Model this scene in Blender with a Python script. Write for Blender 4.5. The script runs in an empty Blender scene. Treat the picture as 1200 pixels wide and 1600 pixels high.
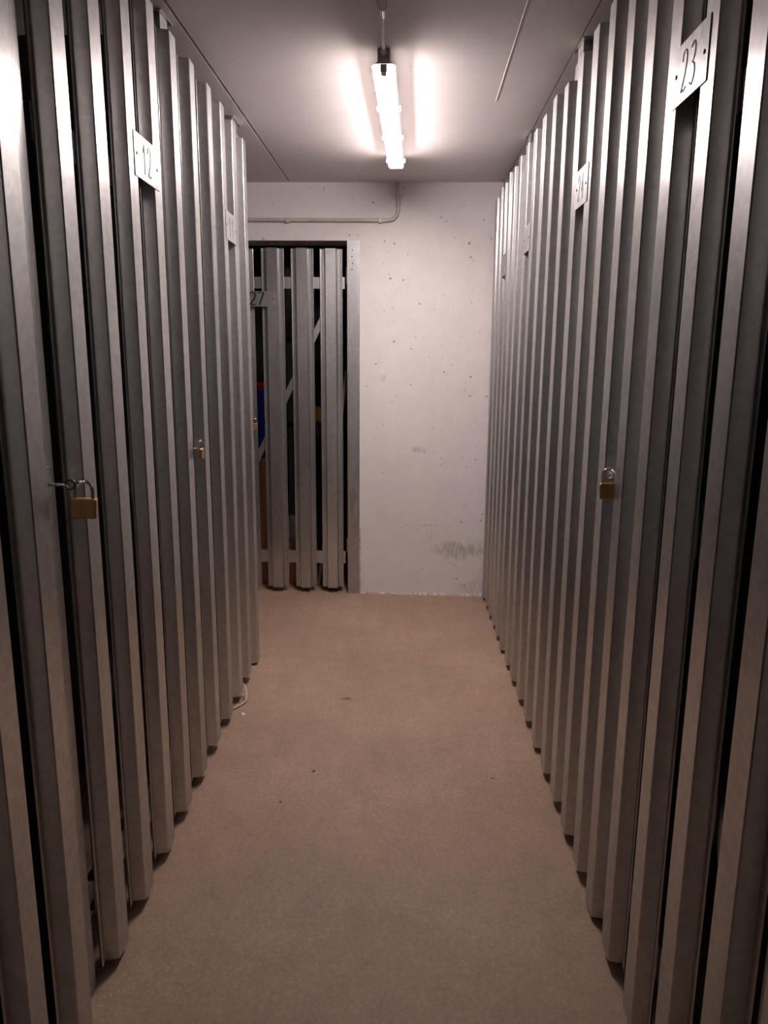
import bpy, math, random
from mathutils import Vector, Matrix

random.seed(7)
S = bpy.context.scene
COL = S.collection

# ------------------------------------------------------------------ camera
W, H_IMG, F_PX = 1200.0, 1600.0, 1162.0
YAW, PITCH, ROLL = 0.0341, 0.2038, 0.0076
CAM_Z = 1.435
cam_d = bpy.data.cameras.new('camera')
cam_d.sensor_fit = 'VERTICAL'
cam_d.sensor_height = 32.0
cam_d.lens = 32.0 * F_PX / H_IMG
cam_d.clip_start = 0.02
cam = bpy.data.objects.new('camera', cam_d)
COL.objects.link(cam)
fwd = Vector((-math.sin(YAW) * math.cos(PITCH), math.cos(YAW) * math.cos(PITCH), -math.sin(PITCH)))
rgt = Vector((math.cos(YAW), math.sin(YAW), 0))
upv = rgt.cross(fwd)
r2 = rgt * math.cos(ROLL) + upv * math.sin(ROLL)
u2 = -rgt * math.sin(ROLL) + upv * math.cos(ROLL)
m = Matrix((r2, u2, -fwd)).transposed().to_4x4()
m.translation = Vector((0, 0, CAM_Z))
cam.matrix_world = m
S.camera = cam

# ------------------------------------------------------------------ world, exposure
wd = bpy.data.worlds.new('world')
S.world = wd
wd.use_nodes = True
wd.node_tree.nodes['Background'].inputs['Color'].default_value = (0.02, 0.018, 0.018, 1)
wd.node_tree.nodes['Background'].inputs['Strength'].default_value = 0.2
S.view_settings.view_transform = 'Standard'
S.view_settings.look = 'None'
S.view_settings.gamma = 1.0
S.view_settings.use_curve_mapping = False
S.view_settings.exposure = 0.0
S.cycles.max_bounces = 7
S.cycles.diffuse_bounces = 4
S.cycles.glossy_bounces = 4
S.cycles.transmission_bounces = 2
S.cycles.transparent_max_bounces = 4
S.cycles.caustics_reflective = True
LAMP_TUBE = 245.0        # radiance of the fluorescent tube
LAMP_COVER = 1.5        # glow of the prismatic cover
LAMP_DIFFUSER = 110.0    # glow of the bottom panel of the cover
LAMP_COL = (1.0, 0.86, 0.84, 1)

# ------------------------------------------------------------------ materials
def new_mat(name):
    mt = bpy.data.materials.new(name)
    mt.use_nodes = True
    nt = mt.node_tree
    b = nt.nodes['Principled BSDF']
    return mt, nt, b

def nd(nt, kind, **kw):
    n = nt.nodes.new(kind)
    for k, v in kw.items():
        if k in n.inputs:
            n.inputs[k].default_value = v
        else:
            setattr(n, k, v)
    return n

def ramp(nt, fac, stops):
    n = nt.nodes.new('ShaderNodeValToRGB')
    while len(n.color_ramp.elements) < len(stops):
        n.color_ramp.elements.new(0.5)
    for e, (p, c) in zip(n.color_ramp.elements, stops):
        e.position = p
        e.color = c if len(c) == 4 else (*c, 1)
    nt.links.new(fac, n.inputs['Fac'])
    return n

def math_n(nt, op, a, b=None, clamp=False):
    n = nt.nodes.new('ShaderNodeMath')
    n.operation = op
    n.use_clamp = clamp
    for i, v in enumerate((a, b)):
        if v is None:
            continue
        if isinstance(v, (int, float)):
            n.inputs[i].default_value = v
        else:
            nt.links.new(v, n.inputs[i])
    return n.outputs[0]

def mix_col(nt, fac, a, b, mode='MIX'):
    n = nt.nodes.new('ShaderNodeMix')
    n.data_type = 'RGBA'
    n.blend_type = mode
    for sock, v in ((n.inputs[0], fac), (n.inputs[6], a), (n.inputs[7], b)):
        if isinstance(v, (int, float)):
            sock.default_value = v
        elif isinstance(v, tuple):
            sock.default_value = v if len(v) == 4 else (*v, 1)
        else:
            nt.links.new(v, sock)
    return n.outputs[2]

def obj_coord(nt, scale=(1, 1, 1), rnd=True):
    tc = nt.nodes.new('ShaderNodeTexCoord')
    mp = nt.nodes.new('ShaderNodeMapping')
    mp.inputs['Scale'].default_value = scale
    if rnd:
        oi = nt.nodes.new('ShaderNodeObjectInfo')
        ad = nt.nodes.new('ShaderNodeVectorMath')
        ad.operation = 'ADD'
        ml = math_n(nt, 'MULTIPLY', oi.outputs['Random'], 37.0)
        nt.links.new(tc.outputs['Object'], ad.inputs[0])
        nt.links.new(ml, ad.inputs[1])
        nt.links.new(ad.outputs[0], mp.inputs['Vector'])
    else:
        nt.links.new(tc.outputs['Object'], mp.inputs['Vector'])
    return mp.outputs['Vector']

def mat_galvanised(name, base=(0.64, 0.645, 0.64), rough=0.18):
    mt, nt, b = new_mat(name)
    v1 = obj_coord(nt)
    v2 = obj_coord(nt, (1, 1, 0.03))
    v3 = obj_coord(nt, (1, 1, 0.25))
    vo = nd(nt, 'ShaderNodeTexVoronoi', Scale=70.0)
    nt.links.new(v1, vo.inputs['Vector'])
    no = nd(nt, 'ShaderNodeTexNoise', Scale=150.0, Detail=1.0)
    nt.links.new(v2, no.inputs['Vector'])
    cl = nd(nt, 'ShaderNodeTexNoise', Scale=5.0, Detail=3.0, Roughness=0.6)
    nt.links.new(v3, cl.inputs['Vector'])
    sep = nt.nodes.new('ShaderNodeSeparateColor')
    nt.links.new(vo.outputs['Color'], sep.inputs[0])
    spang = ramp(nt, sep.outputs[0], [(0, (0.92, 0.92, 0.92)), (1, (1.06, 1.06, 1.06))])
    cloud = ramp(nt, cl.outputs['Fac'], [(0.3, (0.80, 0.80, 0.81)), (0.7, (1.05, 1.05, 1.04))])
    c = mix_col(nt, 1.0, (*base, 1), spang.outputs[0], 'MULTIPLY')
    c = mix_col(nt, 1.0, c, cloud.outputs[0], 'MULTIPLY')
    r = math_n(nt, 'MULTIPLY_ADD', no.outputs['Fac'], 0.035)
    nt.nodes[-1].inputs[2].default_value = rough - 0.05
    r2_ = math_n(nt, 'MULTIPLY', cl.outputs['Fac'], 0.12)
    r3 = math_n(nt, 'ADD', r, r2_, True)
    # zinc has a fairly sharp sheen over a dull body: two metallic lobes
    nt.nodes.remove(b)
    lobes = []
    for extra in (0.0, 0.26):
        g = nt.nodes.new('ShaderNodeBsdfAnisotropic')
        g.distribution = 'GGX'
        nt.links.new(c, g.inputs['Color'])
        nt.links.new(math_n(nt, 'ADD', r3, extra) if extra else r3, g.inputs['Roughness'])
        lobes.append(g)
    mxs = nt.nodes.new('ShaderNodeMixShader')
    mxs.inputs[0].default_value = 0.62
    nt.links.new(lobes[0].outputs[0], mxs.inputs[1])
    nt.links.new(lobes[1].outputs[0], mxs.inputs[2])
    nt.links.new(mxs.outputs[0], nt.nodes['Material Output'].inputs['Surface'])
    return mt

def mat_plain(name, col, rough=0.6, metal=0.0, noise=0.12, nscale=20.0):
    mt, nt, b = new_mat(name)
    v = obj_coord(nt)
    no = nd(nt, 'ShaderNodeTexNoise', Scale=nscale, Detail=4.0)
    nt.links.new(v, no.inputs['Vector'])
    lo = tuple(x * (1 - noise) for x in col)
    hi = tuple(min(1, x * (1 + noise)) for x in col)
    rp = ramp(nt, no.outputs['Fac'], [(0.3, lo), (0.7, hi)])
    nt.links.new(rp.outputs[0], b.inputs['Base Color'])
    b.inputs['Roughness'].default_value = rough
    b.inputs['Metallic'].default_value = metal
    return mt

def mat_concrete(name, base, pits=0.0, speck=0.0, scuff=False, rough=0.75, mottling=0.1):
    mt, nt, b = new_mat(name)
    v = obj_coord(nt, rnd=False)
    n1 = nd(nt, 'ShaderNodeTexNoise', Scale=1.7, Detail=3.0, Roughness=0.6)
    n2 = nd(nt, 'ShaderNodeTexNoise', Scale=14.0, Detail=4.0, Roughness=0.65)
    n3 = nd(nt, 'ShaderNodeTexNoise', Scale=220.0, Detail=2.0)
    for n in (n1, n2, n3):
        nt.links.new(v, n.inputs['Vector'])
    k = mottling
    a = ramp(nt, n1.outputs['Fac'], [(0.3, (1 - k, 1 - k, 1 - k)), (0.7, (1 + k * 0.6,) * 3)])
    c2 = ramp(nt, n2.outputs['Fac'], [(0.3, (1 - k * 0.7,) * 3), (0.7, (1 + k * 0.4,) * 3)])
    c = mix_col(nt, 1.0, (*base, 1), a.outputs[0], 'MULTIPLY')
    c = mix_col(nt, 1.0, c, c2.outputs[0], 'MULTIPLY')
    hgt = n3.outputs['Fac']
    if pits:
        for sc, rmax, thr in ((9.0, 0.085, 0.25), (20.0, 0.13, 0.42), (38.0, 0.15, 0.62)):
            vo = nd(nt, 'ShaderNodeTexVoronoi', Scale=sc)
            nt.links.new(v, vo.inputs['Vector'])
            sp = nt.nodes.new('ShaderNodeSeparateColor')
            nt.links.new(vo.outputs['Color'], sp.inputs[0])
            rad = math_n(nt, 'SUBTRACT', sp.outputs[0], thr, True)
            rad = math_n(nt, 'MULTIPLY', rad, rmax / (1 - thr))
            hole = math_n(nt, 'LESS_THAN', vo.outputs['Distance'], rad)
            c = mix_col(nt, math_n(nt, 'MULTIPLY', hole, 0.65 * pits), c, (0.10, 0.075, 0.065))
    if speck:
        n4 = nd(nt, 'ShaderNodeTexNoise', Scale=75.0, Detail=4.0, Roughness=0.8)
        nt.links.new(v, n4.inputs['Vector'])
        gr = ramp(nt, n4.outputs['Fac'], [(0.32, (0.80,) * 3), (0.68, (1.18,) * 3)])
        c = mix_col(nt, 1.0, c, gr.outputs[0], 'MULTIPLY')
        vo = nd(nt, 'ShaderNodeTexVoronoi', Scale=150.0)
        nt.links.new(v, vo.inputs['Vector'])
        sp = nt.nodes.new('ShaderNodeSeparateColor')
        nt.links.new(vo.outputs['Color'], sp.inputs[0])
        rad = math_n(nt, 'SUBTRACT', sp.outputs[0], 0.62, True)
        dot = math_n(nt, 'LESS_THAN', vo.outputs['Distance'], rad)
        reg = ramp(nt, n1.outputs['Fac'], [(0.42, (0.25,) * 3), (0.62, (1,) * 3)])
        dotf = math_n(nt, 'MULTIPLY', dot, reg.outputs[0])
        c = mix_col(nt, math_n(nt, 'MULTIPLY', dotf, speck), c, tuple(min(1, x * 1.7) for x in base))
        drk = math_n(nt, 'LESS_THAN', vo.outputs['Distance'], math_n(nt, 'SUBTRACT', 0.10, sp.outputs[1], True))
        c = mix_col(nt, math_n(nt, 'MULTIPLY', drk, 0.6), c, tuple(x * 0.45 for x in base))
    if scuff:
        # grey rub marks low on the wall, in the wall's own coordinates
        tc = nt.nodes.new('ShaderNodeTexCoord')
        sx = nt.nodes.new('ShaderNodeSeparateXYZ')
        nt.links.new(tc.outputs['Object'], sx.inputs[0])
        st = obj_coord(nt, (30, 1, 7), rnd=False)
        sn = nd(nt, 'ShaderNodeTexNoise', Scale=2.2, Detail=6.0, Roughness=0.7)
        nt.links.new(st, sn.inputs['Vector'])
        for (cx, cz, wx, wz, amt) in ((0.32, 0.285, 0.19, 0.055, 0.62), (0.055, 0.90, 0.05, 0.02, 0.45), (0.13, 0.44, 0.10, 0.006, 0.4),
                                      (-0.165, 1.324, 0.022, 0.024, 0.4), (0.40, 0.05, 0.10, 0.06, 0.3)):
            wob = math_n(nt, 'MULTIPLY', math_n(nt, 'SUBTRACT', n2.outputs['Fac'], 0.5), 2.6)
            dx = math_n(nt, 'DIVIDE', math_n(nt, 'SUBTRACT', sx.outputs[0], cx), wx)
            dz = math_n(nt, 'ADD', math_n(nt, 'DIVIDE', math_n(nt, 'SUBTRACT', sx.outputs[2], cz), wz), wob)
            d2 = math_n(nt, 'ADD', math_n(nt, 'MULTIPLY', dx, dx), math_n(nt, 'MULTIPLY', dz, dz))
            msk = math_n(nt, 'SUBTRACT', 1.0, d2, True)
            nn = math_n(nt, 'MULTIPLY', math_n(nt, 'SUBTRACT', sn.outputs['Fac'], 0.36, True), 4.0, True)
            f = math_n(nt, 'MULTIPLY', math_n(nt, 'MULTIPLY', math_n(nt, 'POWER', msk, 0.6), nn), amt)
            c = mix_col(nt, f, c, (0.22, 0.17, 0.145))
    nt.links.new(c, b.inputs['Base Color'])
    b.inputs['Roughness'].default_value = rough
    bp = nd(nt, 'ShaderNodeBump', Strength=0.12, Distance=0.002)
    nt.links.new(hgt, bp.inputs['Height'])
    nt.links.new(bp.outputs[0], b.inputs['Normal'])
    return mt

M = {}
M['galv'] = mat_galvanised('galvanised_steel')
M['galv_plate'] = mat_galvanised('galvanised_plate', (0.58, 0.59, 0.59), 0.26)
M['galv_post'] = mat_galvanised('galvanised_post', (0.57, 0.58, 0.58), 0.24)
M['sheet'] = mat_plain('partition_sheet', (0.16, 0.15, 0.15), 0.6, 0.6)  # shade inside the units put into the colour, so slat gaps stay black
M['wall'] = mat_concrete('painted_wall', (0.76, 0.725, 0.71), pits=1.0, scuff=True, mottling=0.06)
M['sidewall'] = mat_concrete('bare_side_wall', (0.42, 0.40, 0.38), pits=0.6)
M['ceil'] = mat_concrete('painted_ceiling', (0.66, 0.62, 0.615), pits=0.25, mottling=0.05)
M['floor'] = mat_concrete('screed_floor', (0.365, 0.244, 0.170), speck=0.8, rough=0.62, mottling=0.16)
M['bead'] = mat_plain('filler_bead', (0.85, 0.83, 0.80), 0.7)
M['mortar'] = mat_plain('mortar', (0.50, 0.44, 0.40), 0.9, noise=0.45, nscale=60)
M['brass'] = mat_plain('brass', (0.50, 0.31, 0.12), 0.38, 0.85, 0.15, 40)
M['chrome'] = mat_plain('chrome', (0.82, 0.82, 0.82), 0.12, 1.0, 0.03)
M['darkmetal'] = mat_plain('dark_steel', (0.12, 0.11, 0.10), 0.45, 0.8)
M['ink'] = mat_plain('black_ink', (0.015, 0.013, 0.013), 0.6)
M['pencil'] = mat_plain('grey_pencil', (0.13, 0.115, 0.11), 0.6)
M['faint'] = mat_plain('faint_pencil', (0.30, 0.285, 0.28), 0.6)
M['plastic'] = mat_plain('white_plastic', (0.75, 0.73, 0.70), 0.4)
M['greyplastic'] = mat_plain('grey_plastic', (0.33, 0.29, 0.28), 0.45)
M['pipe'] = mat_plain('painted_pipe', (0.50, 0.46, 0.43), 0.45)
M['cable'] = mat_plain('cable_sheath', (0.50, 0.40, 0.32), 0.45)
M['cardboard'] = mat_plain('cardboard', (0.40, 0.22, 0.12), 0.85)
M['cardboard2'] = mat_plain('pale_cardboard', (0.52, 0.27, 0.17), 0.85)
M['tape'] = mat_plain('parcel_tape', (0.30, 0.18, 0.08), 0.3)
M['blue'] = mat_plain('blue_plastic', (0.012, 0.022, 0.28), 0.4)
M['red'] = mat_plain('red_plastic', (0.55, 0.01, 0.03), 0.4)
M['yellow'] = mat_plain('yellow_plastic', (0.50, 0.32, 0.04), 0.5)
M['wood'] = mat_plain('pale_wood', (0.50, 0.36, 0.24), 0.6)
M['cloth'] = mat_plain('dark_cloth', (0.035, 0.03, 0.04), 0.9)
M['bag'] = mat_plain('white_bag', (0.55, 0.52, 0.50), 0.5)
M['debris'] = mat_plain('debris', (0.11, 0.075, 0.055), 0.9)
M['smudge'] = mat_plain('smudge', (0.19, 0.125, 0.09), 0.9, noise=0.3, nscale=90)

mt, nt, b = new_mat('lamp_tube')
b.inputs['Emission Color'].default_value = LAMP_COL
b.inputs['Emission Strength'].default_value = LAMP_TUBE
b.inputs['Base Color'].default_value = (0.9, 0.9, 0.9, 1)
M['tube'] = mt
mt = bpy.data.materials.new('lamp_cover')
mt.use_nodes = True
nt = mt.node_tree
nt.nodes.clear()
out = nt.nodes.new('ShaderNodeOutputMaterial')
em = nd(nt, 'ShaderNodeEmission', Color=LAMP_COL, Strength=LAMP_COVER)
tr = nt.nodes.new('ShaderNodeBsdfTransparent')
mx = nt.nodes.new('ShaderNodeMixShader')
mx.inputs[0].default_value = 0.35
nt.links.new(tr.outputs[0], mx.inputs[1])
nt.links.new(em.outputs[0], mx.inputs[2])
nt.links.new(mx.outputs[0], out.inputs['Surface'])
M['cover'] = mt
mt, nt, b = new_mat('lamp_diffuser')
b.inputs['Base Color'].default_value = (0.9, 0.9, 0.9, 1)
b.inputs['Emission Color'].default_value = LAMP_COL
b.inputs['Emission Strength'].default_value = LAMP_DIFFUSER
M['diffuser'] = mt
mt, nt, b = new_mat('lamp_end')
b.inputs['Base Color'].default_value = (0.9, 0.88, 0.86, 1)
b.inputs['Emission Color'].default_value = LAMP_COL
b.inputs['Emission Strength'].default_value = 1.2
M['lamp_end'] = mt

# ------------------------------------------------------------------ mesh helpers
class MB:
    def __init__(self):
        self.v, self.f = [], []
    def add(self, vs, fs):
        o = len(self.v)
        self.v += [tuple(p) for p in vs]
        self.f += [tuple(i + o for i in q) for q in fs]
        return self
    def box(self, x0, x1, y0, y1, z0, z1):
        return self.add([(x0, y0, z0), (x1, y0, z0), (x1, y1, z0), (x0, y1, z0), (x0, y0, z1), (x1, y0, z1), (x1, y1, z1), (x0, y1, z1)],
                        [(0, 3, 2, 1), (4, 5, 6, 7), (0, 1, 5, 4), (1, 2, 6, 5), (2, 3, 7, 6), (3, 0, 4, 7)])
    def bevbox(self, x0, x1, y0, y1, z0, z1, r):
        # box with chamfered vertical edges and chamfered rims
        def ring(z, i):
            a, b_, c, d = x0 + i, x1 - i, y0 + i, y1 - i
            return [(a + r, c, z), (b_ - r, c, z), (b_, c + r, z), (b_, d - r, z), (b_ - r, d, z), (a + r, d, z), (a, d - r, z), (a, c + r, z)]
        rings = [ring(z0, r * .7), ring(z0 + r, 0), ring(z1 - r, 0), ring(z1, r * .7)]
        return self.loft(rings)
    def loft(self, rings, cap=True, closed=True):
        n = len(rings[0])
        vs = [p for r_ in rings for p in r_]
        fs = []
        for k in range(len(rings) - 1):
            for i in range(n if closed else n - 1):
                j = (i + 1) % n
                fs.append((k * n + i, k * n + j, (k + 1) * n + j, (k + 1) * n + i))
        if cap:
            fs.append(tuple(range(n - 1, -1, -1)))
            fs.append(tuple((len(rings) - 1) * n + i for i in range(n)))
        return self.add(vs, fs)
    def tube(self, pts, r, n=10, cap=True):
        pts = [Vector(p) for p in pts]
        rings = []
        ref = Vector((0, 0, 1))
        for i, p in enumerate(pts):
            t = (pts[min(i + 1, len(pts) - 1)] - pts[max(i - 1, 0)]).normalized()
            if abs(t.dot(ref)) > 0.95 and i == 0:
                ref = Vector((1, 0, 0))
            a = ref - t * ref.dot(t)
            a.normalize()
            ref = a
            b_ = t.cross(a)
            rr = r[i] if isinstance(r, (list, tuple)) else r
            rings.append([p + (a * math.cos(2 * math.pi * k / n) + b_ * math.sin(2 * math.pi * k / n)) * rr for k in range(n)])
        return self.loft(rings, cap)
    def mesh(self, name, mat, smooth=False):
        me = bpy.data.meshes.new(name)
        me.from_pydata(self.v, [], self.f)
        me.materials.append(mat)
        me.update()
        import bmesh
        bm = bmesh.new()
        bm.from_mesh(me)
        bmesh.ops.recalc_face_normals(bm, faces=bm.faces)
        bm.to_mesh(me)
        bm.free()
        if smooth:
            me.shade_smooth()
            try:
                me.set_sharp_from_angle(angle=math.radians(40))
            except Exception:
                pass
        return me
    def obj(self, name, mat, parent=None, loc=(0, 0, 0), rot=(0, 0, 0), smooth=False):
        return link(name, self.mesh(name, mat, smooth), parent, loc, rot)

def link(name, data, parent=None, loc=(0, 0, 0), rot=(0, 0, 0)):
    o = bpy.data.objects.new(name, data)
    COL.objects.link(o)
    if parent:
        o.parent = parent
    o.location = loc
    o.rotation_euler = rot
    return o

def thing(name, label, cat, loc=(0, 0, 0), rz=0.0, group=None):
    o = link(name, None, None, loc, (0, 0, rz))
    o.empty_display_size = 0.05
    return tag(o, label, cat, group)

def tag(o, label, cat, group=None):
    o['label'] = label
    o['category'] = cat
    if group:
        o['group'] = group
    return o

def struct(o, label=None):
    o['kind'] = 'structure'
    if label:
        o['label'] = label
    return o

# ------------------------------------------------------------------ setting
D_END = 4.431            # end wall plane
H_CEIL = 2.397
X_L0, K_L = -0.689, -0.0178     # left slat faces: x = X_L0 + K_L*(y-2.2)
X_R0, K_R = 0.483, -0.0130
DEP = 0.032              # depth of a slat profile
def xl(y): return X_L0 + K_L * (y - 2.2)
def xr(y): return X_R0 + K_R * (y - 2.2)

struct(MB().box(-3.2, 2.5, -3.6, 6.4, -0.12, 0.0).obj('floor', M['floor']), 'brown concrete screed floor of the corridor')
# ceiling: three slabs with open joints and a slab above them
c = MB()
c.box(-0.690, 0.503, -3.6, D_END, H_CEIL, H_CEIL + 0.02)
c.box(-3.2, -0.698, -3.6, D_END, H_CEIL, H_CEIL + 0.02)
c.box(0.507, 2.5, -3.6, D_END, H_CEIL, H_CEIL + 0.02)
c.box(-3.2, 2.5, -3.6, 6.4, H_CEIL + 0.02, H_CEIL + 0.14)
struct(c.obj('ceiling', M['ceil']), 'white painted concrete ceiling with long board joints')
bead = MB()
rings = []
for y in (0.2, 1.4, 2.6, 3.1):
    x = 0.305 + 0.004 * (y - 2.2)
    rings.append([(x - 0.0017, y, H_CEIL + 0.001), (x - 0.0008, y, H_CEIL - 0.0012), (x + 0.0008, y, H_CEIL - 0.0012), (x + 0.0017, y, H_CEIL + 0.001)])
bead.loft(rings)
struct(bead.obj('trim_1', M['bead']), 'thin white filler line along the ceiling')

OPX0, OPX1, OPZ = -1.40, -0.300, 2.087      # opening of the end storage room
w = MB()
w.box(OPX1, 2.5, D_END, D_END + 0.20, 0, H_CEIL + 0.02)
w.box(-3.2, OPX0, D_END, D_END + 0.20, 0, H_CEIL + 0.02)
w.box(OPX0, OPX1, D_END, D_END + 0.20, OPZ, H_CEIL + 0.02)
struct(w.obj('wall_end', M['wall']), 'white painted concrete end wall with pores and scuffs')
struct(MB().box(-3.2, -3.05, -3.6, 6.4, 0, H_CEIL).obj('wall_left', M['sidewall']), 'bare concrete wall behind the left units')
struct(MB().box(2.35, 2.5, -3.6, 6.4, 0, H_CEIL).obj('wall_right', M['sidewall']), 'bare concrete wall behind the right units')
struct(MB().box(-3.05, 2.35, -2.0, -1.85, 0, H_CEIL).obj('wall_back', M['wall']), 'unseen pale wall behind the viewer that bounces light')  # out of view, set close and pale to bounce lamp light forward
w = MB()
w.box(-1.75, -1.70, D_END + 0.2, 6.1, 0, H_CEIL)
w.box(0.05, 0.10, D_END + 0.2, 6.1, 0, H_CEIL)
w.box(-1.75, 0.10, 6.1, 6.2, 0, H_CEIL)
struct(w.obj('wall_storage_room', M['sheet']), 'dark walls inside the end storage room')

# crumbled mortar foot of the end wall
cr = MB()
rings = []
n = 60
for i in range(n + 1):
    x = OPX1 + 0.005 + (0.46 - OPX1) * i / n
    d = 0.006 + 0.016 * (i / n) + random.uniform(-0.003, 0.006)
    hh = 0.006 + random.uniform(0, 0.010)
    rings.append([(x, D_END + 0.002, -0.001), (x, D_END + 0.002, hh), (x, D_END - d * .5, hh * .8), (x, D_END - d, -0.001)])
cr.loft(rings)
struct(cr.obj('baseboard_end', M['mortar']), 'rough mortar edge at the foot of the end wall')
# crumbled plaster along the post of the end opening
cr = MB()
rings = []
for i in range(31):
    z = 0.0 + 0.42 * i / 30
    d = 0.002 + random.uniform(0, 0.006) * (1 - i / 36)
    rings.append([(OPX1 - 0.001, D_END + 0.001, z), (OPX1 - 0.001, D_END - d, z), (OPX1 + 0.003 + d, D_END - d * .6, z), (OPX1 + 0.006 + d * 1.3, D_END + 0.001, z)])
cr.loft(rings)
struct(cr.obj('trim_2', M['mortar']), 'crumbling plaster edge beside the steel post')

# ------------------------------------------------------------------ slats
HALF = [(0.0640, 0.0045), (0.0625, 0.0005), (0.0570, 0.0000), (0.0545, 0.0025), (0.0500, 0.0025), (0.0475, 0.0000), (0.0390, 0.0000), (0.0315, 0.0295), (0.0295, 0.0320)]
def slat_profile():
    left = [(-u, v) for u, v in HALF]
    return left + [(u, v) for u, v in reversed(HALF)]
def make_slat_mesh(length, name='slat'):
    # open hat profile of 1.2 mm sheet; local +x along the row, local -y faces the corridor
    pr = slat_profile()
    T = 0.0013
    nrm = []
    for i in range(len(pr)):
        a = Vector(pr[max(i - 1, 0)])
        b_ = Vector(pr[min(i + 1, len(pr) - 1)])
        t = (b_ - a).normalized()
        nrm.append(Vector((t.y, -t.x)))
    outer = [(u, -v) for u, v in pr]
    inner = [(u + q.x * T, -(v + q.y * T)) for (u, v), q in zip(pr, nrm)]
    loop = outer + inner[::-1]
    mb = MB()
    rings = [[(u, y, z) for u, y in loop] for z in (0.0, length)]
    mb.loft(rings, cap=False)
    n_, k = len(loop), len(outer)
    fs = []
    for base in (0, n_):
        for i in range(k - 1):
            q = (base + i, base + i + 1, base + n_ - 2 - i, base + n_ - 1 - i)
            fs.append(q)
    mb.f += fs
    return mb.mesh(name, M['galv'])
SLAT = {}
def slat_mesh(L):
    k = round(L, 3)
    if k not in SLAT:
        SLAT[k] = make_slat_mesh(k)
    return SLAT[k]

RIVET = MB().loft([[(r_ * math.cos(a), y, r_ * math.sin(a)) for a in [i * math.pi / 4 for i in range(8)]] for r_, y in ((0.0042, 0.0006), (0.0040, -0.001), (0.0022, -0.002))]).mesh('rivet', M['darkmetal'])

# handwriting: polylines in a unit box (x right, y up)
DIG = {
    '1': [[(0.22, 0.68), (0.55, 1.0), (0.50, 0.0)]],
    '2': [[(0.05, 0.76), (0.12, 0.93), (0.36, 1.0), (0.60, 0.92), (0.66, 0.72), (0.55, 0.48), (0.32, 0.24), (0.05, 0.03), (0.22, 0.07), (0.42, 0.0), (0.72, 0.08)]],
    '3': [[(0.06, 0.90), (0.36, 1.0), (0.62, 0.84), (0.52, 0.60), (0.28, 0.53), (0.58, 0.44), (0.66, 0.22), (0.40, 0.0), (0.04, 0.08)]],
    '4': [[(0.46, 1.0), (0.05, 0.34), (0.72, 0.36)], [(0.55, 0.62), (0.48, 0.0)]],
    '5': [[(0.66, 0.98), (0.20, 0.96), (0.14, 0.56), (0.44, 0.60), (0.64, 0.38), (0.48, 0.06), (0.06, 0.04)]],
    '6': [[(0.56, 1.0), (0.22, 0.62), (0.10, 0.26), (0.30, 0.0), (0.58, 0.10), (0.60, 0.34), (0.36, 0.46), (0.14, 0.30)]],
    '7': [[(0.02, 0.92), (0.20, 0.96), (0.70, 0.95), (0.52, 0.60), (0.22, 0.0)]],
}
def digit(ch, w, h, t, mat, parent, x, z, y):
    mb = MB()
    for line in DIG[ch]:
        P = [Vector((p[0] * w, p[1] * h)) for p in line]
        # refine for smoothness
        Q = []
        for i in range(len(P) - 1):
            p0, p1, p2, p3 = P[max(i - 1, 0)], P[i], P[i + 1], P[min(i + 2, len(P) - 1)]
            sharp = ch in '147'
            for s in range(4):
                u = s / 4
                if sharp:
                    Q.append(p1.lerp(p2, u))
                else:
                    Q.append(0.5 * ((2 * p1) + (p2 - p0) * u + (2 * p0 - 5 * p1 + 4 * p2 - p3) * u * u + (3 * p1 - p0 - 3 * p2 + p3) * u ** 3))
        Q.append(P[-1])
        rings = []
        for i, q in enumerate(Q):
            d = (Q[min(i + 1, len(Q) - 1)] - Q[max(i - 1, 0)])
            d = d.normalized() if d.length else Vector((1, 0))
            nn = Vector((-d.y, d.x))
            hw = t * (0.55 + 0.6 * abs(d.y)) * 0.5
            a, b_ = q + nn * hw, q - nn * hw
            rings.append([(a.x, 0, a.y), (b_.x, 0, b_.y), (b_.x, -0.0006, b_.y), (a.x, -0.0006, a.y)])
        mb.loft(rings)
    return mb.obj('digit', mat, parent, (x, y, z))

def number_plate(parent, u0, u1, z0, z1, text, mat, dw, dh, dt, dx=0.0, dz=0.0, tilt=0.0, gap=1.2):
    # plate rivetted on the faces of two slats; origin at its lower left corner
    y = -DEP - 0.0008
    w_, h_ = u1 - u0, z1 - z0
    pm = MB()
    pm.box(0, w_, -0.0012, 0, 0, h_)
    pl = pm.obj('number_plate', M['galv_plate'], parent, (u0, y, z0), (0, tilt, 0))
    pl['label'] = 'plate with the handwritten number ' + text
    tw = dw * len(text) * 1.12
    for i, ch in enumerate(text):
        digit(ch, dw, dh, dt, mat, pl, w_ / 2 - tw / 2 + i * dw * gap + dx, h_ / 2 - dh / 2 + dz, -0.0014)
    for (px, pz) in ((0.016, h_ * 0.52), (w_ - 0.016, h_ * 0.48)):
        link('rivet', RIVET, pl, (px, -0.0012, pz))
    return pl

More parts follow.
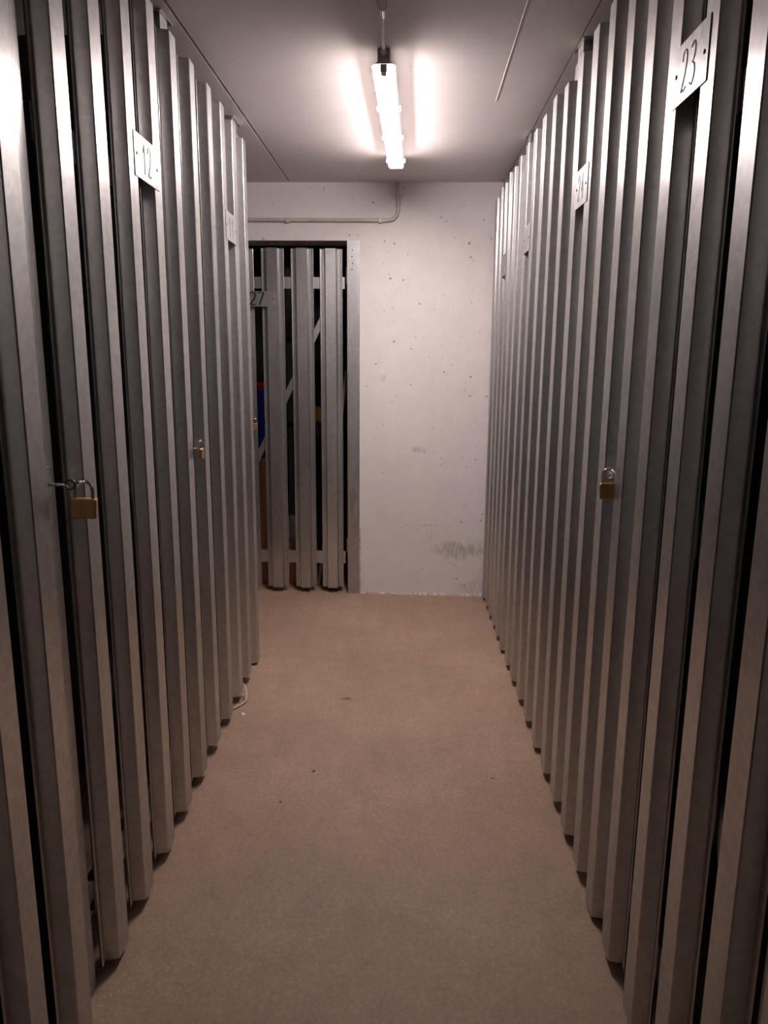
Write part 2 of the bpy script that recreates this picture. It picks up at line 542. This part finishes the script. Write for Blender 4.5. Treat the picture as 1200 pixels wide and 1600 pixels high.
def make_door(name, label, origin, rz, slats, z0s, top, plate=None, u_lo=None, u_hi=None, rails=((0.18, 0.26), (1.83, 1.895)), brace=True, hinge_hi=True):
    d = thing(name, label, 'door', origin, rz, 'slatted steel doors of the storage units')
    for i, u in enumerate(slats):
        zz = z0s[i % len(z0s)]
        link('slat', slat_mesh(round(top[i % len(top)] - zz, 3)), d, (u, 0, zz), (0, random.uniform(-0.0012, 0.0012), random.uniform(-0.02, 0.02)))
    lo = min(slats) - 0.066 if u_lo is None else u_lo
    hi = max(slats) + 0.066 if u_hi is None else u_hi
    for (a, b_) in rails:
        r_ = MB()
        r_.box(lo, hi, 0.0012, 0.0030, a, b_)
        r_.box(lo, hi, 0.0030, 0.022, a, a + 0.002)
        r_.box(lo, hi, 0.0030, 0.022, b_ - 0.002, b_)
        r_.obj('rail', M['galv'], d)
    if brace:
        z_a, z_b = rails[0][1] + 0.02, rails[1][0] - 0.01
        a = Vector((lo + 0.02, 0, z_a)) if hinge_hi else Vector((hi - 0.02, 0, z_a))
        b_ = Vector((hi - 0.02, 0, z_b)) if hinge_hi else Vector((lo + 0.02, 0, z_b))
        t = (b_ - a).normalized()
        nn = Vector((-t.z, 0, t.x)) * 0.016
        q = [a + nn, a - nn, b_ - nn, b_ + nn]
        mb = MB()
        mb.loft([[(p.x, 0.0032, p.z) for p in q], [(p.x, 0.0052, p.z) for p in q]])
        mb.obj('brace', M['galv'], d)
    if plate:
        number_plate(d, **plate)
    return d

def make_post(label, origin, rz, slat_top, slat_z0, post_u, hasp_side=None, hasp_z=1.17, ring=False, hasp_u=0.068):
    p = thing('frame_post', label, 'post', origin, rz, 'steel posts of the slatted rows')
    link('slat', slat_mesh(round(slat_top - slat_z0, 3)), p, (0, 0, slat_z0))
    u0, u1 = post_u
    lo = MB()
    lo.box(u0, u1, 0.0014, 0.042, 0.0, 2.350)
    lo.obj('post_base', M['galv_post'], p)
    MB().box(u0 + 0.008, u1 - 0.014, 0.0060, 0.036, 2.350, H_CEIL).obj('post_extension', M['galv_post'], p)
    MB().box(u0 - 0.01, u1 + 0.01, -0.004, 0.046, H_CEIL - 0.003, H_CEIL).obj('head_plate', M['galv_post'], p)
    if hasp_side:
        s = hasp_side
        hz = hasp_z
        hb = MB()
        hb.box(s * hasp_u - 0.013, s * hasp_u + 0.013, -0.0022, 0.0014, hz - 0.034, hz + 0.022)
        hb.tube([(s * hasp_u, 0.0, hz - 0.012), (s * hasp_u, -DEP - 0.002, hz - 0.012)], 0.0035, 8)
        h_ = hb.obj('hasp', M['galv_post'], p)
        if ring:
            rg = [(s * 0.074 + 0.007 * math.cos(a), -DEP - 0.013, hz - 0.016 + 0.009 * math.sin(a)) for a in [i * math.pi / 6 for i in range(13)]]
            rg = [(s * hasp_u + 0.004, -DEP - 0.010 + 0.010 * math.cos(a), hz - 0.012 + 0.009 * math.sin(a)) for a in [i * math.pi / 6 for i in range(13)]]
            MB().tube(rg, 0.0028, 6).obj('staple', M['darkmetal'], h_, smooth=True)
    return p

RZ_L = math.pi / 2 - math.atan(K_L) * 1.0      # local +x runs to +y
RZ_L = math.atan2(1.0, K_L)
RZ_R = math.atan2(-1.0, -K_R)                  # local +x runs to -y
def left_origin(y):      # back plane of the slats at row position y
    return (xl(y) - DEP, y, 0)
def right_origin(y):
    return (xr(y) + DEP, y, 0)

TOP_L, TOP_R = 2.335, 2.303
def left_door(label, ys, text, plate_ys, tops, z0s):
    y0 = ys[0]
    return make_door('storage_door', label, left_origin(y0), RZ_L, [y - y0 for y in ys], z0s, tops,
                     dict(u0=plate_ys[0] - y0, u1=plate_ys[1] - y0, z0=1.872, z1=1.976, text=text, mat=M['pencil'], dw=0.036, dh=0.072, dt=0.0034, dx=0.0))
def right_door(label, ys, text, plate_ys, tops, z0s, z0=1.868, ink='faint'):
    # ys ordered far to near
    y0 = ys[0]
    return make_door('storage_door', label, right_origin(y0), RZ_R, [y0 - y for y in ys], z0s, tops,
                     dict(u0=y0 - plate_ys[1], u1=y0 - plate_ys[0], z0=z0, z1=z0 + 0.104, text=text, mat=M[ink], dw=0.034, dh=0.070, dt=0.0034), hinge_hi=False)

left_door('grey slatted steel storage door nearest on the left, cut by the picture edge', [0.56, 0.752, 0.945, 1.135], '13', (0.955, 1.13), [TOP_L, TOP_L + .004], [0.025, 0.03])
left_door('grey slatted steel storage door on the left with plate reading 12', [1.537, 1.728, 1.923, 2.117], '12', (1.933, 2.122), [TOP_L, TOP_L - .004, TOP_L + .003], [0.022, 0.028, 0.025, 0.03])
left_door('grey slatted steel storage door at the far end of the left row, plate reading 11', [2.520, 2.733, 2.929, 3.124], '11', (2.925, 3.10), [TOP_L - .003, TOP_L, TOP_L + .003], [0.035, 0.03, 0.03, 0.032])
make_post('steel post and slat between the left edge of the picture and door 12', left_origin(1.312), RZ_L, TOP_L, 0.012, (0.020, 0.132), 1, 1.200, True, 0.100)
make_post('steel post and slat between doors 12 and 11 in the left row', left_origin(2.316), RZ_L, TOP_L - 0.004, 0.03, (0.010, 0.100), 1, 1.155)
make_post('steel corner post and slat ending the left row', left_origin(3.326), RZ_L, TOP_L - 0.014, 0.012, (-0.06, 0.062))

right_door('grey slatted steel storage door nearest on the right with plate reading 23', [1.575, 1.395, 1.212, 1.030], '23', (1.400, 1.565), [TOP_R, TOP_R + .004], [0.028, 0.025, 0.03], z0=1.90, ink='pencil')
right_door('grey slatted steel storage door on the right with plate reading 24 and a padlock', [2.395, 2.225, 2.058, 1.890], '24', (2.220, 2.365), [TOP_R - .006, TOP_R, TOP_R - .003], [0.03, 0.034, 0.028])
right_door('grey slatted steel storage door third along the right row, behind door 24', [3.330, 3.155, 2.965, 2.775], '25', (3.165, 3.320), [TOP_R, TOP_R + .003], [0.03, 0.026, 0.033])
right_door('grey slatted steel storage door in the right row next to the end wall', [4.180, 4.020, 3.860, 3.700], '26', (3.865, 4.02), [TOP_R + .008, TOP_R - .004], [0.033, 0.028], z0=1.845)
make_post('steel post and slat at the right picture edge, nearest of the right row', right_origin(0.860), RZ_R, TOP_R, 0.012, (-0.095, -0.010))
make_post('steel post and slat between doors 23 and 24 in the right row', right_origin(1.735), RZ_R, TOP_R, 0.014, (-0.078, 0.0), -1, 1.165, False, 0.075)
make_post('steel post and slat between the second and third door of the right row', right_origin(2.585), RZ_R, TOP_R - 0.02, 0.02, (-0.045, 0.050))
make_post('steel post and slat before the last door of the right row', right_origin(3.530), RZ_R, TOP_R, 0.02, (-0.045, 0.050))
make_post('steel post and slat against the end wall closing the right row', right_origin(4.350), RZ_R, TOP_R - 0.01, 0.02, (-0.04, 0.045))

# rows going on behind the viewer
def back_row(name, side, label):
    mb = MB()
    pr = slat_profile()
    ys = [0.36 - 0.19 * i for i in range(20)] if side < 0 else [0.68 - 0.178 * i for i in range(22)]
    for y in ys:
        x = (xl(y) - DEP) if side < 0 else (xr(y) + DEP)
        rings = []
        for z in (0.03, TOP_L if side < 0 else TOP_R):
            rings.append([(x - side * v, y + u, z) for u, v in pr])
        n_ = len(pr)
        mb.loft(rings, cap=False, closed=False)
    return struct(mb.obj(name, M['galv']), label)
back_row('wall_row_left', -1, 'slatted left row going on behind the viewer')
back_row('wall_row_right', 1, 'slatted right row going on behind the viewer')

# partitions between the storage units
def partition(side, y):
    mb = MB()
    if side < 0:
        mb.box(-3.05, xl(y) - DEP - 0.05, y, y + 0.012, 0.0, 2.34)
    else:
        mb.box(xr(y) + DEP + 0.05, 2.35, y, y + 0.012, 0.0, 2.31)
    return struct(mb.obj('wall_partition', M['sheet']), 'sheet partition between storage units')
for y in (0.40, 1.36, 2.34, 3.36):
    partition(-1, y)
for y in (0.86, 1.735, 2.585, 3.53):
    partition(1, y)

# ------------------------------------------------------------------ door 27 in the end wall
Y27 = D_END + 0.028           # back plane of the slats
d27 = make_door('storage_door', 'slatted steel door in the end wall with plate reading 27', (-0.981, Y27, 0), 0.0,
                [-0.173, 0.0, 0.173, 0.348, 0.515], [0.030, 0.032, 0.030], [2.047, 2.045, 2.048],
                None, u_lo=-0.25, u_hi=0.592, rails=((0.183, 0.261), (1.827, 1.891)), brace=False)
number_plate(d27, -0.02, 0.195, 1.723, 1.808, '27', M['ink'], 0.054, 0.072, 0.0085, dx=0.014, dz=0.002, gap=0.88)
mb = MB()
a, b_ = Vector((-0.24, 0, 0.27)), Vector((0.585, 0, 1.86))
a = Vector((0.085 + (0.30 - 0.889) / 2.05, 0, 0.30))
b_ = Vector((0.085 + (1.83 - 0.889) / 2.05, 0, 1.83))
t = (b_ - a).normalized()
nn = Vector((-t.z, 0, t.x)) * 0.017
q = [a + nn, a - nn, b_ - nn, b_ + nn]
mb.loft([[(p.x, 0.0032, p.z) for p in q], [(p.x, 0.0056, p.z) for p in q]])
mb.obj('brace', M['galv'], d27)
hp = MB()
hp.box(0.012, 0.062, -DEP - 0.004, -DEP - 0.0005, 1.055, 1.090)
h27 = hp.obj('hasp', M['galv_plate'], d27)
MB().tube([(0.058, -DEP - 0.0035 - 0.010 * math.sin(a_), 1.073 + 0.010 * math.cos(a_)) for a_ in [i * math.pi / 8 for i in range(9)]], 0.0025, 6).obj('staple', M['darkmetal'], h27, smooth=True)
# post of the opening
p = thing('door_post', 'flat galvanised steel post on the right of door 27', 'post', (-0.336, D_END, 0))
pm = MB()
pm.box(-0.036, 0.0355, -0.006, 0.055, 0.0, 2.0865)
pm.obj('post_body', M['galv_post'], p)
for z in (1.90, 0.30):
    mb = MB()
    mb.tube([(-0.040, 0.030, z - 0.045), (-0.040, 0.030, z + 0.045)], 0.007, 8)
    mb.obj('hinge', M['galv_plate'], p, smooth=True)
for i in range(4):
    link('rivet', RIVET, p, (-0.008 + 0.003 * (i % 2), -0.006, 1.93 + 0.035 * i))

# ------------------------------------------------------------------ padlocks
def padlock(label, loc, rz, w=0.048, h=0.038, t=0.016, sh=0.030, tilt=0.0, mat='brass'):
    p = thing('padlock', label, 'padlock', loc, rz, 'brass padlocks on the storage doors')
    p.rotation_euler = (0, tilt, rz)
    mb = MB()
    mb.bevbox(-w / 2, w / 2, -t / 2, t / 2, -h, 0, 0.0025)
    body = mb.obj('lock_body', M[mat], p)
    r = w * 0.33
    pts = [(-r, 0, -0.004)] + [(-r * math.cos(a), 0, sh - r + r * math.sin(a)) for a in [i * math.pi / 10 for i in range(11)]] + [(r, 0, -0.004)]
    MB().tube(pts, w * 0.075, 8).obj('shackle', M['chrome'], p, smooth=True)
    kh = MB()
    kh.loft([[(0.005 * math.cos(i * math.pi / 5), 0.005 * math.sin(i * math.pi / 5), z) for i in range(10)] for z in (-h - 0.0006, -h + 0.001)])
    kh.obj('keyway', M['darkmetal'], body)
    return p
padlock('large brass padlock with chrome shackle hanging beside door 12', (-0.646, 1.432, 1.158), 0.10, 0.050, 0.040, 0.017, 0.034, tilt=0.05)
padlock('small brass padlock hanging edge-on before door 11', (-0.678, 2.385, 1.145), math.pi / 2 + 0.05, 0.036, 0.036, 0.013, 0.026)
padlock('brass padlock with chrome shackle hanging in the right row at door 24', (xr(1.81) - 0.004, 1.804, 1.142), -0.30, 0.040, 0.040, 0.015, 0.034, tilt=-0.06)
padlock('small bright brass padlock on door 27 at the end of the left row', (-0.922, D_END - 0.018, 1.050), 0.25, 0.030, 0.040, 0.014, 0.028)

# ------------------------------------------------------------------ ceiling lamp
LX0, LY0, LX1, LY1 = -0.1008, 2.600, -0.084, 3.850
lamp_len = math.hypot(LX1 - LX0, LY1 - LY0)
lamp = thing('ceiling_lamp', 'long lit fluorescent ceiling lamp with white cover', 'lamp', (LX0, LY0, H_CEIL), math.atan2(LY1 - LY0, LX1 - LX0))
# local +x along the lamp, z down from the ceiling
ZT, ZB = -0.046, -0.068       # rim of the tray, bottom of the cover
L = lamp_len
def ring_yz(x, prof):
    return [(x, y, z) for y, z in prof]
tray = [(-0.027, ZT), (-0.027, ZT + 0.003), (-0.0195, ZT + 0.006), (-0.0195, -0.001), (0.0195, -0.001), (0.0195, ZT + 0.006), (0.027, ZT + 0.003), (0.027, ZT)]
MB().loft([ring_yz(0.0, tray), ring_yz(L, tray)]).obj('housing', M['greyplastic'], lamp)
cov = [(-0.0270, ZT + 0.001), (-0.0388, ZT - 0.004), (-0.0386, ZT - 0.012), (-0.034, ZB), (0.034, ZB), (0.0386, ZT - 0.012), (0.0388, ZT - 0.004), (0.0270, ZT + 0.001)]
def sc(prof, k):
    return [(y * k, ZT + (z - ZT) * (0.6 + 0.4 * k)) for y, z in prof]
ends = [(0.006, 1.0), (L - 0.06, 1.0), (L - 0.02, 0.88), (L, 0.60)]
def lamp_strip(ix, name, mat):
    MB().loft([ring_yz(x, [sc(cov, k)[i] for i in ix]) for x, k in ends], cap=False, closed=False).obj(name, mat, lamp, smooth=True)
lamp_strip((0, 1, 2, 3), 'cover', M['cover'])
lamp_strip((4, 5, 6, 7), 'cover', M['cover'])
lamp_strip((3, 4), 'diffuser', M['diffuser'])
MB().loft([[(x, y * k, ZB + dz) for y, dz in ((-0.0335, 0.0012), (0.0335, 0.0012), (0.0335, 0.0022), (-0.0335, 0.0022))] for x, k in ((0.007, 1.0), (L - 0.06, 1.0), (L - 0.03, 0.9))]).obj('glow_blocker', M['plastic'], lamp)  # added sheet, keeps the diffuser's back glow off the ceiling
MB().loft([ring_yz(0.0, cov), ring_yz(0.006, cov)]).obj('end_cap', M['lamp_end'], lamp)
MB().loft([ring_yz(L, sc(cov, 0.60)), ring_yz(L + 0.004, sc(cov, 0.52))]).obj('end_cap', M['lamp_end'], lamp)
MB().tube([(0.045, 0, ZT - 0.0105), (L - 0.06, 0, ZT - 0.0105)], 0.008, 16).obj('tube', M['tube'], lamp, smooth=True)
# grey notch of the near lamp holder seen through the cover
un = [(-0.0012, -0.0095), (0.030, -0.0095), (0.037, -0.006), (0.040, 0.0), (0.037, 0.006), (0.030, 0.0095), (-0.0012, 0.0095)]
hold = MB().loft([[(x, y, z) for x, y in un] for z in (ZB - 0.0012, ZB + 0.001)])
hold.box(-0.0012, 0.002, -0.0095, 0.0095, ZB - 0.0012, ZT - 0.001)
hold.obj('lamp_holder', M['greyplastic'], lamp)
for fx in (0.33, 0.63, 0.93):
    for s in (-1, 1):
        MB().bevbox(fx * L - 0.012, fx * L + 0.012, min(s * 0.0385, s * 0.0455), max(s * 0.0385, s * 0.0455), ZT - 0.013, ZT + 0.001, 0.002).obj('clip', M['lamp_end'], lamp)  # clips glow faintly in place of lamplight falling on white plastic
MB().tube([(-0.035, 0, -0.013), (0.002, 0, -0.013)], [0.007, 0.010], 10).obj('cable_gland', M['greyplastic'], lamp, smooth=True)

# conduit along the ceiling towards the viewer
cd = thing('ceiling_conduit', 'thin grey conduit on the ceiling leading to the lamp', 'conduit', (-0.098, 1.0, H_CEIL))
MB().tube([(0.004, -0.4, -0.012), (0.004, 1.25, -0.012)], 0.0105, 12).obj('pipe', M['pipe'], cd, smooth=True)
MB().tube([(0.004, 1.18, -0.012), (0.004, 1.285, -0.012)], 0.014, 12).obj('sleeve', M['greyplastic'], cd, smooth=True)
MB().tube([(0.004, 1.285, -0.012), (0.0035, 1.345, -0.0125)], 0.0085, 12).obj('bright_sleeve', M['chrome'], cd, smooth=True)
MB().tube([(0.0035, 1.345, -0.0125), (0.001, 1.42, -0.014), (-0.002, 1.568, -0.013)], 0.005, 10).obj('cable', M['plastic'], cd, smooth=True)
MB().box(-0.012, 0.020, 1.06, 1.075, -0.024, 0.0).obj('clamp', M['greyplastic'], cd)

# conduit on the end wall
wc = thing('wall_conduit', 'painted conduit running along the end wall above door 27 and bending up', 'conduit', (-0.085, D_END, 2.194))
pts = [(-1.60, -0.013, 0.004), (-0.075, -0.013, 0.0)]
pts = [(-1.60 + 0.16 * i, -0.013, 0.004 - 0.0004 * i) for i in range(10)] + [(-0.055, -0.013, 0.0), (-0.028, -0.013, 0.005), (-0.009, -0.013, 0.022), (0.0, -0.013, 0.050), (0.0, -0.013, 0.085)]
MB().tube(pts, 0.0105, 12).obj('pipe', M['pipe'], wc, smooth=True)
MB().tube([(0.0, -0.013, 0.080), (0.0, -0.013, 0.140)], 0.0145, 12).obj('sleeve', M['pipe'], wc, smooth=True)
MB().tube([(0.0, -0.013, 0.138), (0.0, -0.014, 0.200)], 0.0085, 10).obj('pipe_end', M['pipe'], wc, smooth=True)
for x in (-0.10, -0.62, -1.2):
    MB().box(x - 0.008, x + 0.008, -0.025, 0.0, -0.014, 0.014).obj('clamp', M['pipe'], wc)

# ------------------------------------------------------------------ stored goods in the end room
def carton(label, x0, x1, y0, y1, z0, z1, mat):
    c_ = thing('cardboard_box', label, 'box', ((x0 + x1) / 2, (y0 + y1) / 2, z0), 0.0, 'cardboard boxes behind door 27')
    w2, d2, h = (x1 - x0) / 2, (y1 - y0) / 2, z1 - z0
    MB().bevbox(-w2, w2, -d2, d2, 0, h, 0.004).obj('carton', mat, c_)
    for s in (-1, 1):
        MB().box(-w2 + 0.003, w2 - 0.003, min(s * 0.002, s * (d2 - 0.003)), max(s * 0.002, s * (d2 - 0.003)), h, h + 0.004).obj('flap', mat, c_)
    MB().box(-0.025, 0.025, -d2 - 0.0008, -d2 + 0.0004, h * 0.72, h + 0.002).obj('tape', M['tape'], c_)
    return c_
YB = 4.62
carton('pale orange cardboard box standing on the floor behind door 27', -1.40, -0.92, YB, YB + 0.42, 0.0, 0.46, M['cardboard2'])
carton('brown cardboard box stacked under the blue crate behind door 27', -1.38, -0.91, YB + 0.02, YB + 0.42, 0.464, 0.80, M['cardboard'])
cr = thing('plastic_crate', 'blue plastic crate with red lid behind the left gap of door 27', 'crate', (-1.13, YB + 0.22, 0.804))
mb = MB()
def rect(w2, d2, z): return [(-w2, -d2, z), (w2, -d2, z), (w2, d2, z), (-w2, d2, z)]
mb.loft([rect(0.20, 0.16, 0.0), rect(0.215, 0.175, 0.40), rect(0.225, 0.185, 0.40), rect(0.225, 0.185, 0.435)])
mb.obj('crate_body', M['blue'], cr)
MB().bevbox(-0.228, 0.228, -0.19, 0.19, 0.436, 0.470, 0.006).obj('lid', M['red'], cr)
for s in (-1, 1):
    MB().bevbox(s * 0.225 - 0.012, s * 0.225 + 0.012, -0.05, 0.05, 0.36, 0.40, 0.004).obj('handle', M['blue'], cr)

def lumpy(label, name, cat, loc, r, mat, seed):
    rnd = random.Random(seed)
    import bmesh
    bm = bmesh.new()
    bmesh.ops.create_icosphere(bm, subdivisions=3, radius=1.0)
    ph = [rnd.uniform(0, 6) for _ in range(6)]
    for v in bm.verts:
        k = 1 + 0.10 * math.sin(5 * v.co.x + ph[0]) + 0.10 * math.sin(6 * v.co.y + ph[1]) + 0.08 * math.sin(7 * v.co.z + ph[2]) + rnd.uniform(-0.04, 0.04)
        z = max(v.co.z, -0.72)
        v.co = Vector((v.co.x * r[0] * k, v.co.y * r[1] * k, (z + 0.72) * r[2]))
    me = bpy.data.meshes.new(name)
    bm.to_mesh(me)
    bm.free()
    me.materials.append(mat)
    o = link(name, me, None, loc)
    return tag(o, label, cat)
o = lumpy('dark upright stuffed bag on the floor behind the right half of door 27', 'stuffed_bag', 'bag', (-0.55, 4.80, 0.0), (0.10, 0.11, 0.34), M['cloth'], 3)
MB().tube([(-0.04, -0.01, 0.50), (-0.03, -0.02, 0.60), (0.0, -0.02, 0.63), (0.03, -0.02, 0.60), (0.04, -0.01, 0.50)], 0.012, 8).obj('bag_handle', M['cloth'], o, smooth=True)
o = lumpy('crumpled pale plastic bag seen low between the slats of door 27', 'plastic_bag', 'bag', (-0.76, 4.72, 0.262), (0.055, 0.05, 0.10), M['bag'], 5)
carton('low brown cardboard box under the pale bag behind door 27', -0.84, -0.66, 4.60, 4.82, 0.0, 0.258, M['cardboard'])
cn = thing('canister', 'yellow canister standing on the dark rack shelf behind door 27', 'canister', (-0.60, 5.05, 1.012))
MB().bevbox(-0.06, 0.06, -0.05, 0.05, 0.0, 0.10, 0.012).obj('canister_body', M['yellow'], cn)
MB().tube([(0.02, 0, 0.10), (0.02, 0, 0.125)], 0.014, 10).obj('cap', M['darkmetal'], cn, smooth=True)
rk = thing('shelf_rack', 'dark steel rack in the back of the end storage room', 'rack', (-0.38, 5.35, 0))
for x in (-0.42, 0.42):
    for y in (-0.38, 0.30):
        MB().box(x - 0.015, x + 0.015, y - 0.015, y + 0.015, 0, 2.0).obj('upright', M['darkmetal'], rk)
for z in (1.0, 1.55):
    MB().box(-0.435, 0.435, -0.395, 0.315, z - 0.018, z + 0.012).obj('shelf', M['darkmetal'], rk)
tag(MB().tube([(-0.575, 4.60, 0.004), (-0.392, 4.640, 1.36)], 0.012, 10).obj('wooden_pole', M['wood'], smooth=True), 'pale wooden pole leaning inside behind door 27', 'pole')

# ------------------------------------------------------------------ odds and ends on the floor
pts = []
ctrl = [(-0.770, 2.76, 0.006), (-0.722, 2.83, 0.006), (-0.684, 2.885, 0.008), (-0.680, 2.925, 0.025), (-0.698, 2.965, 0.050), (-0.738, 3.0, 0.060)]
for i in range(len(ctrl) - 1):
    p0, p1, p2, p3 = [Vector(ctrl[max(0, min(len(ctrl) - 1, j))]) for j in (i - 1, i, i + 1, i + 2)]
    for s in range(5):
        u = s / 5
        pts.append(0.5 * ((2 * p1) + (p2 - p0) * u + (2 * p0 - 5 * p1 + 4 * p2 - p3) * u * u + (3 * p1 - p0 - 3 * p2 + p3) * u ** 3))
pts.append(Vector(ctrl[-1]))
tag(MB().tube(pts, 0.0035, 8).obj('cable_loop', M['cable'], smooth=True), 'pale cable loop poking out under the slats of door 11', 'cable')

def crumb(label, x, y, r, mat, seed, flat=0.3):
    rnd = random.Random(seed)
    mb = MB()
    rings = []
    for z, k in ((0.0, 1.0), (r * flat * 0.6, 0.9), (r * flat, 0.45)):
        rings.append([(r * k * (1 + rnd.uniform(-.35, .35)) * math.cos(a) * 1.5, r * k * (1 + rnd.uniform(-.35, .35)) * math.sin(a), z) for a in [i * math.pi / 4 for i in range(8)]])
    mb.loft(rings)
    return tag(mb.obj('crumb', mat, None, (x, y, 0.0), (0, 0, rnd.uniform(0, 3))), label, 'crumb', 'crumbs on the corridor floor')
crumb('white plaster crumb on the floor beside the cable loop', -0.668, 2.80, 0.008, M['bead'], 1, 0.5)
crumb('dark dirt crumb on the floor, larger one left of the middle', -0.324, 2.385, 0.006, M['debris'], 2)
crumb('dark dirt crumb on the floor before door 12', -0.410, 2.195, 0.0045, M['debris'], 3)
crumb('tiny dark crumb on the floor before door 24', 0.305, 2.37, 0.004, M['debris'], 4)
crumb('flat dark smudge of dirt on the floor in mid corridor', -0.257, 2.961, 0.013, M['smudge'], 5, 0.03)
crumb('pale mortar crumb on the floor under the middle slats of door 27', -0.61, D_END + 0.03, 0.010, M['mortar'], 6, 0.7)
crumb('pale mortar crumb on the floor beside the post of door 27', -0.50, D_END - 0.01, 0.008, M['mortar'], 7, 0.7)
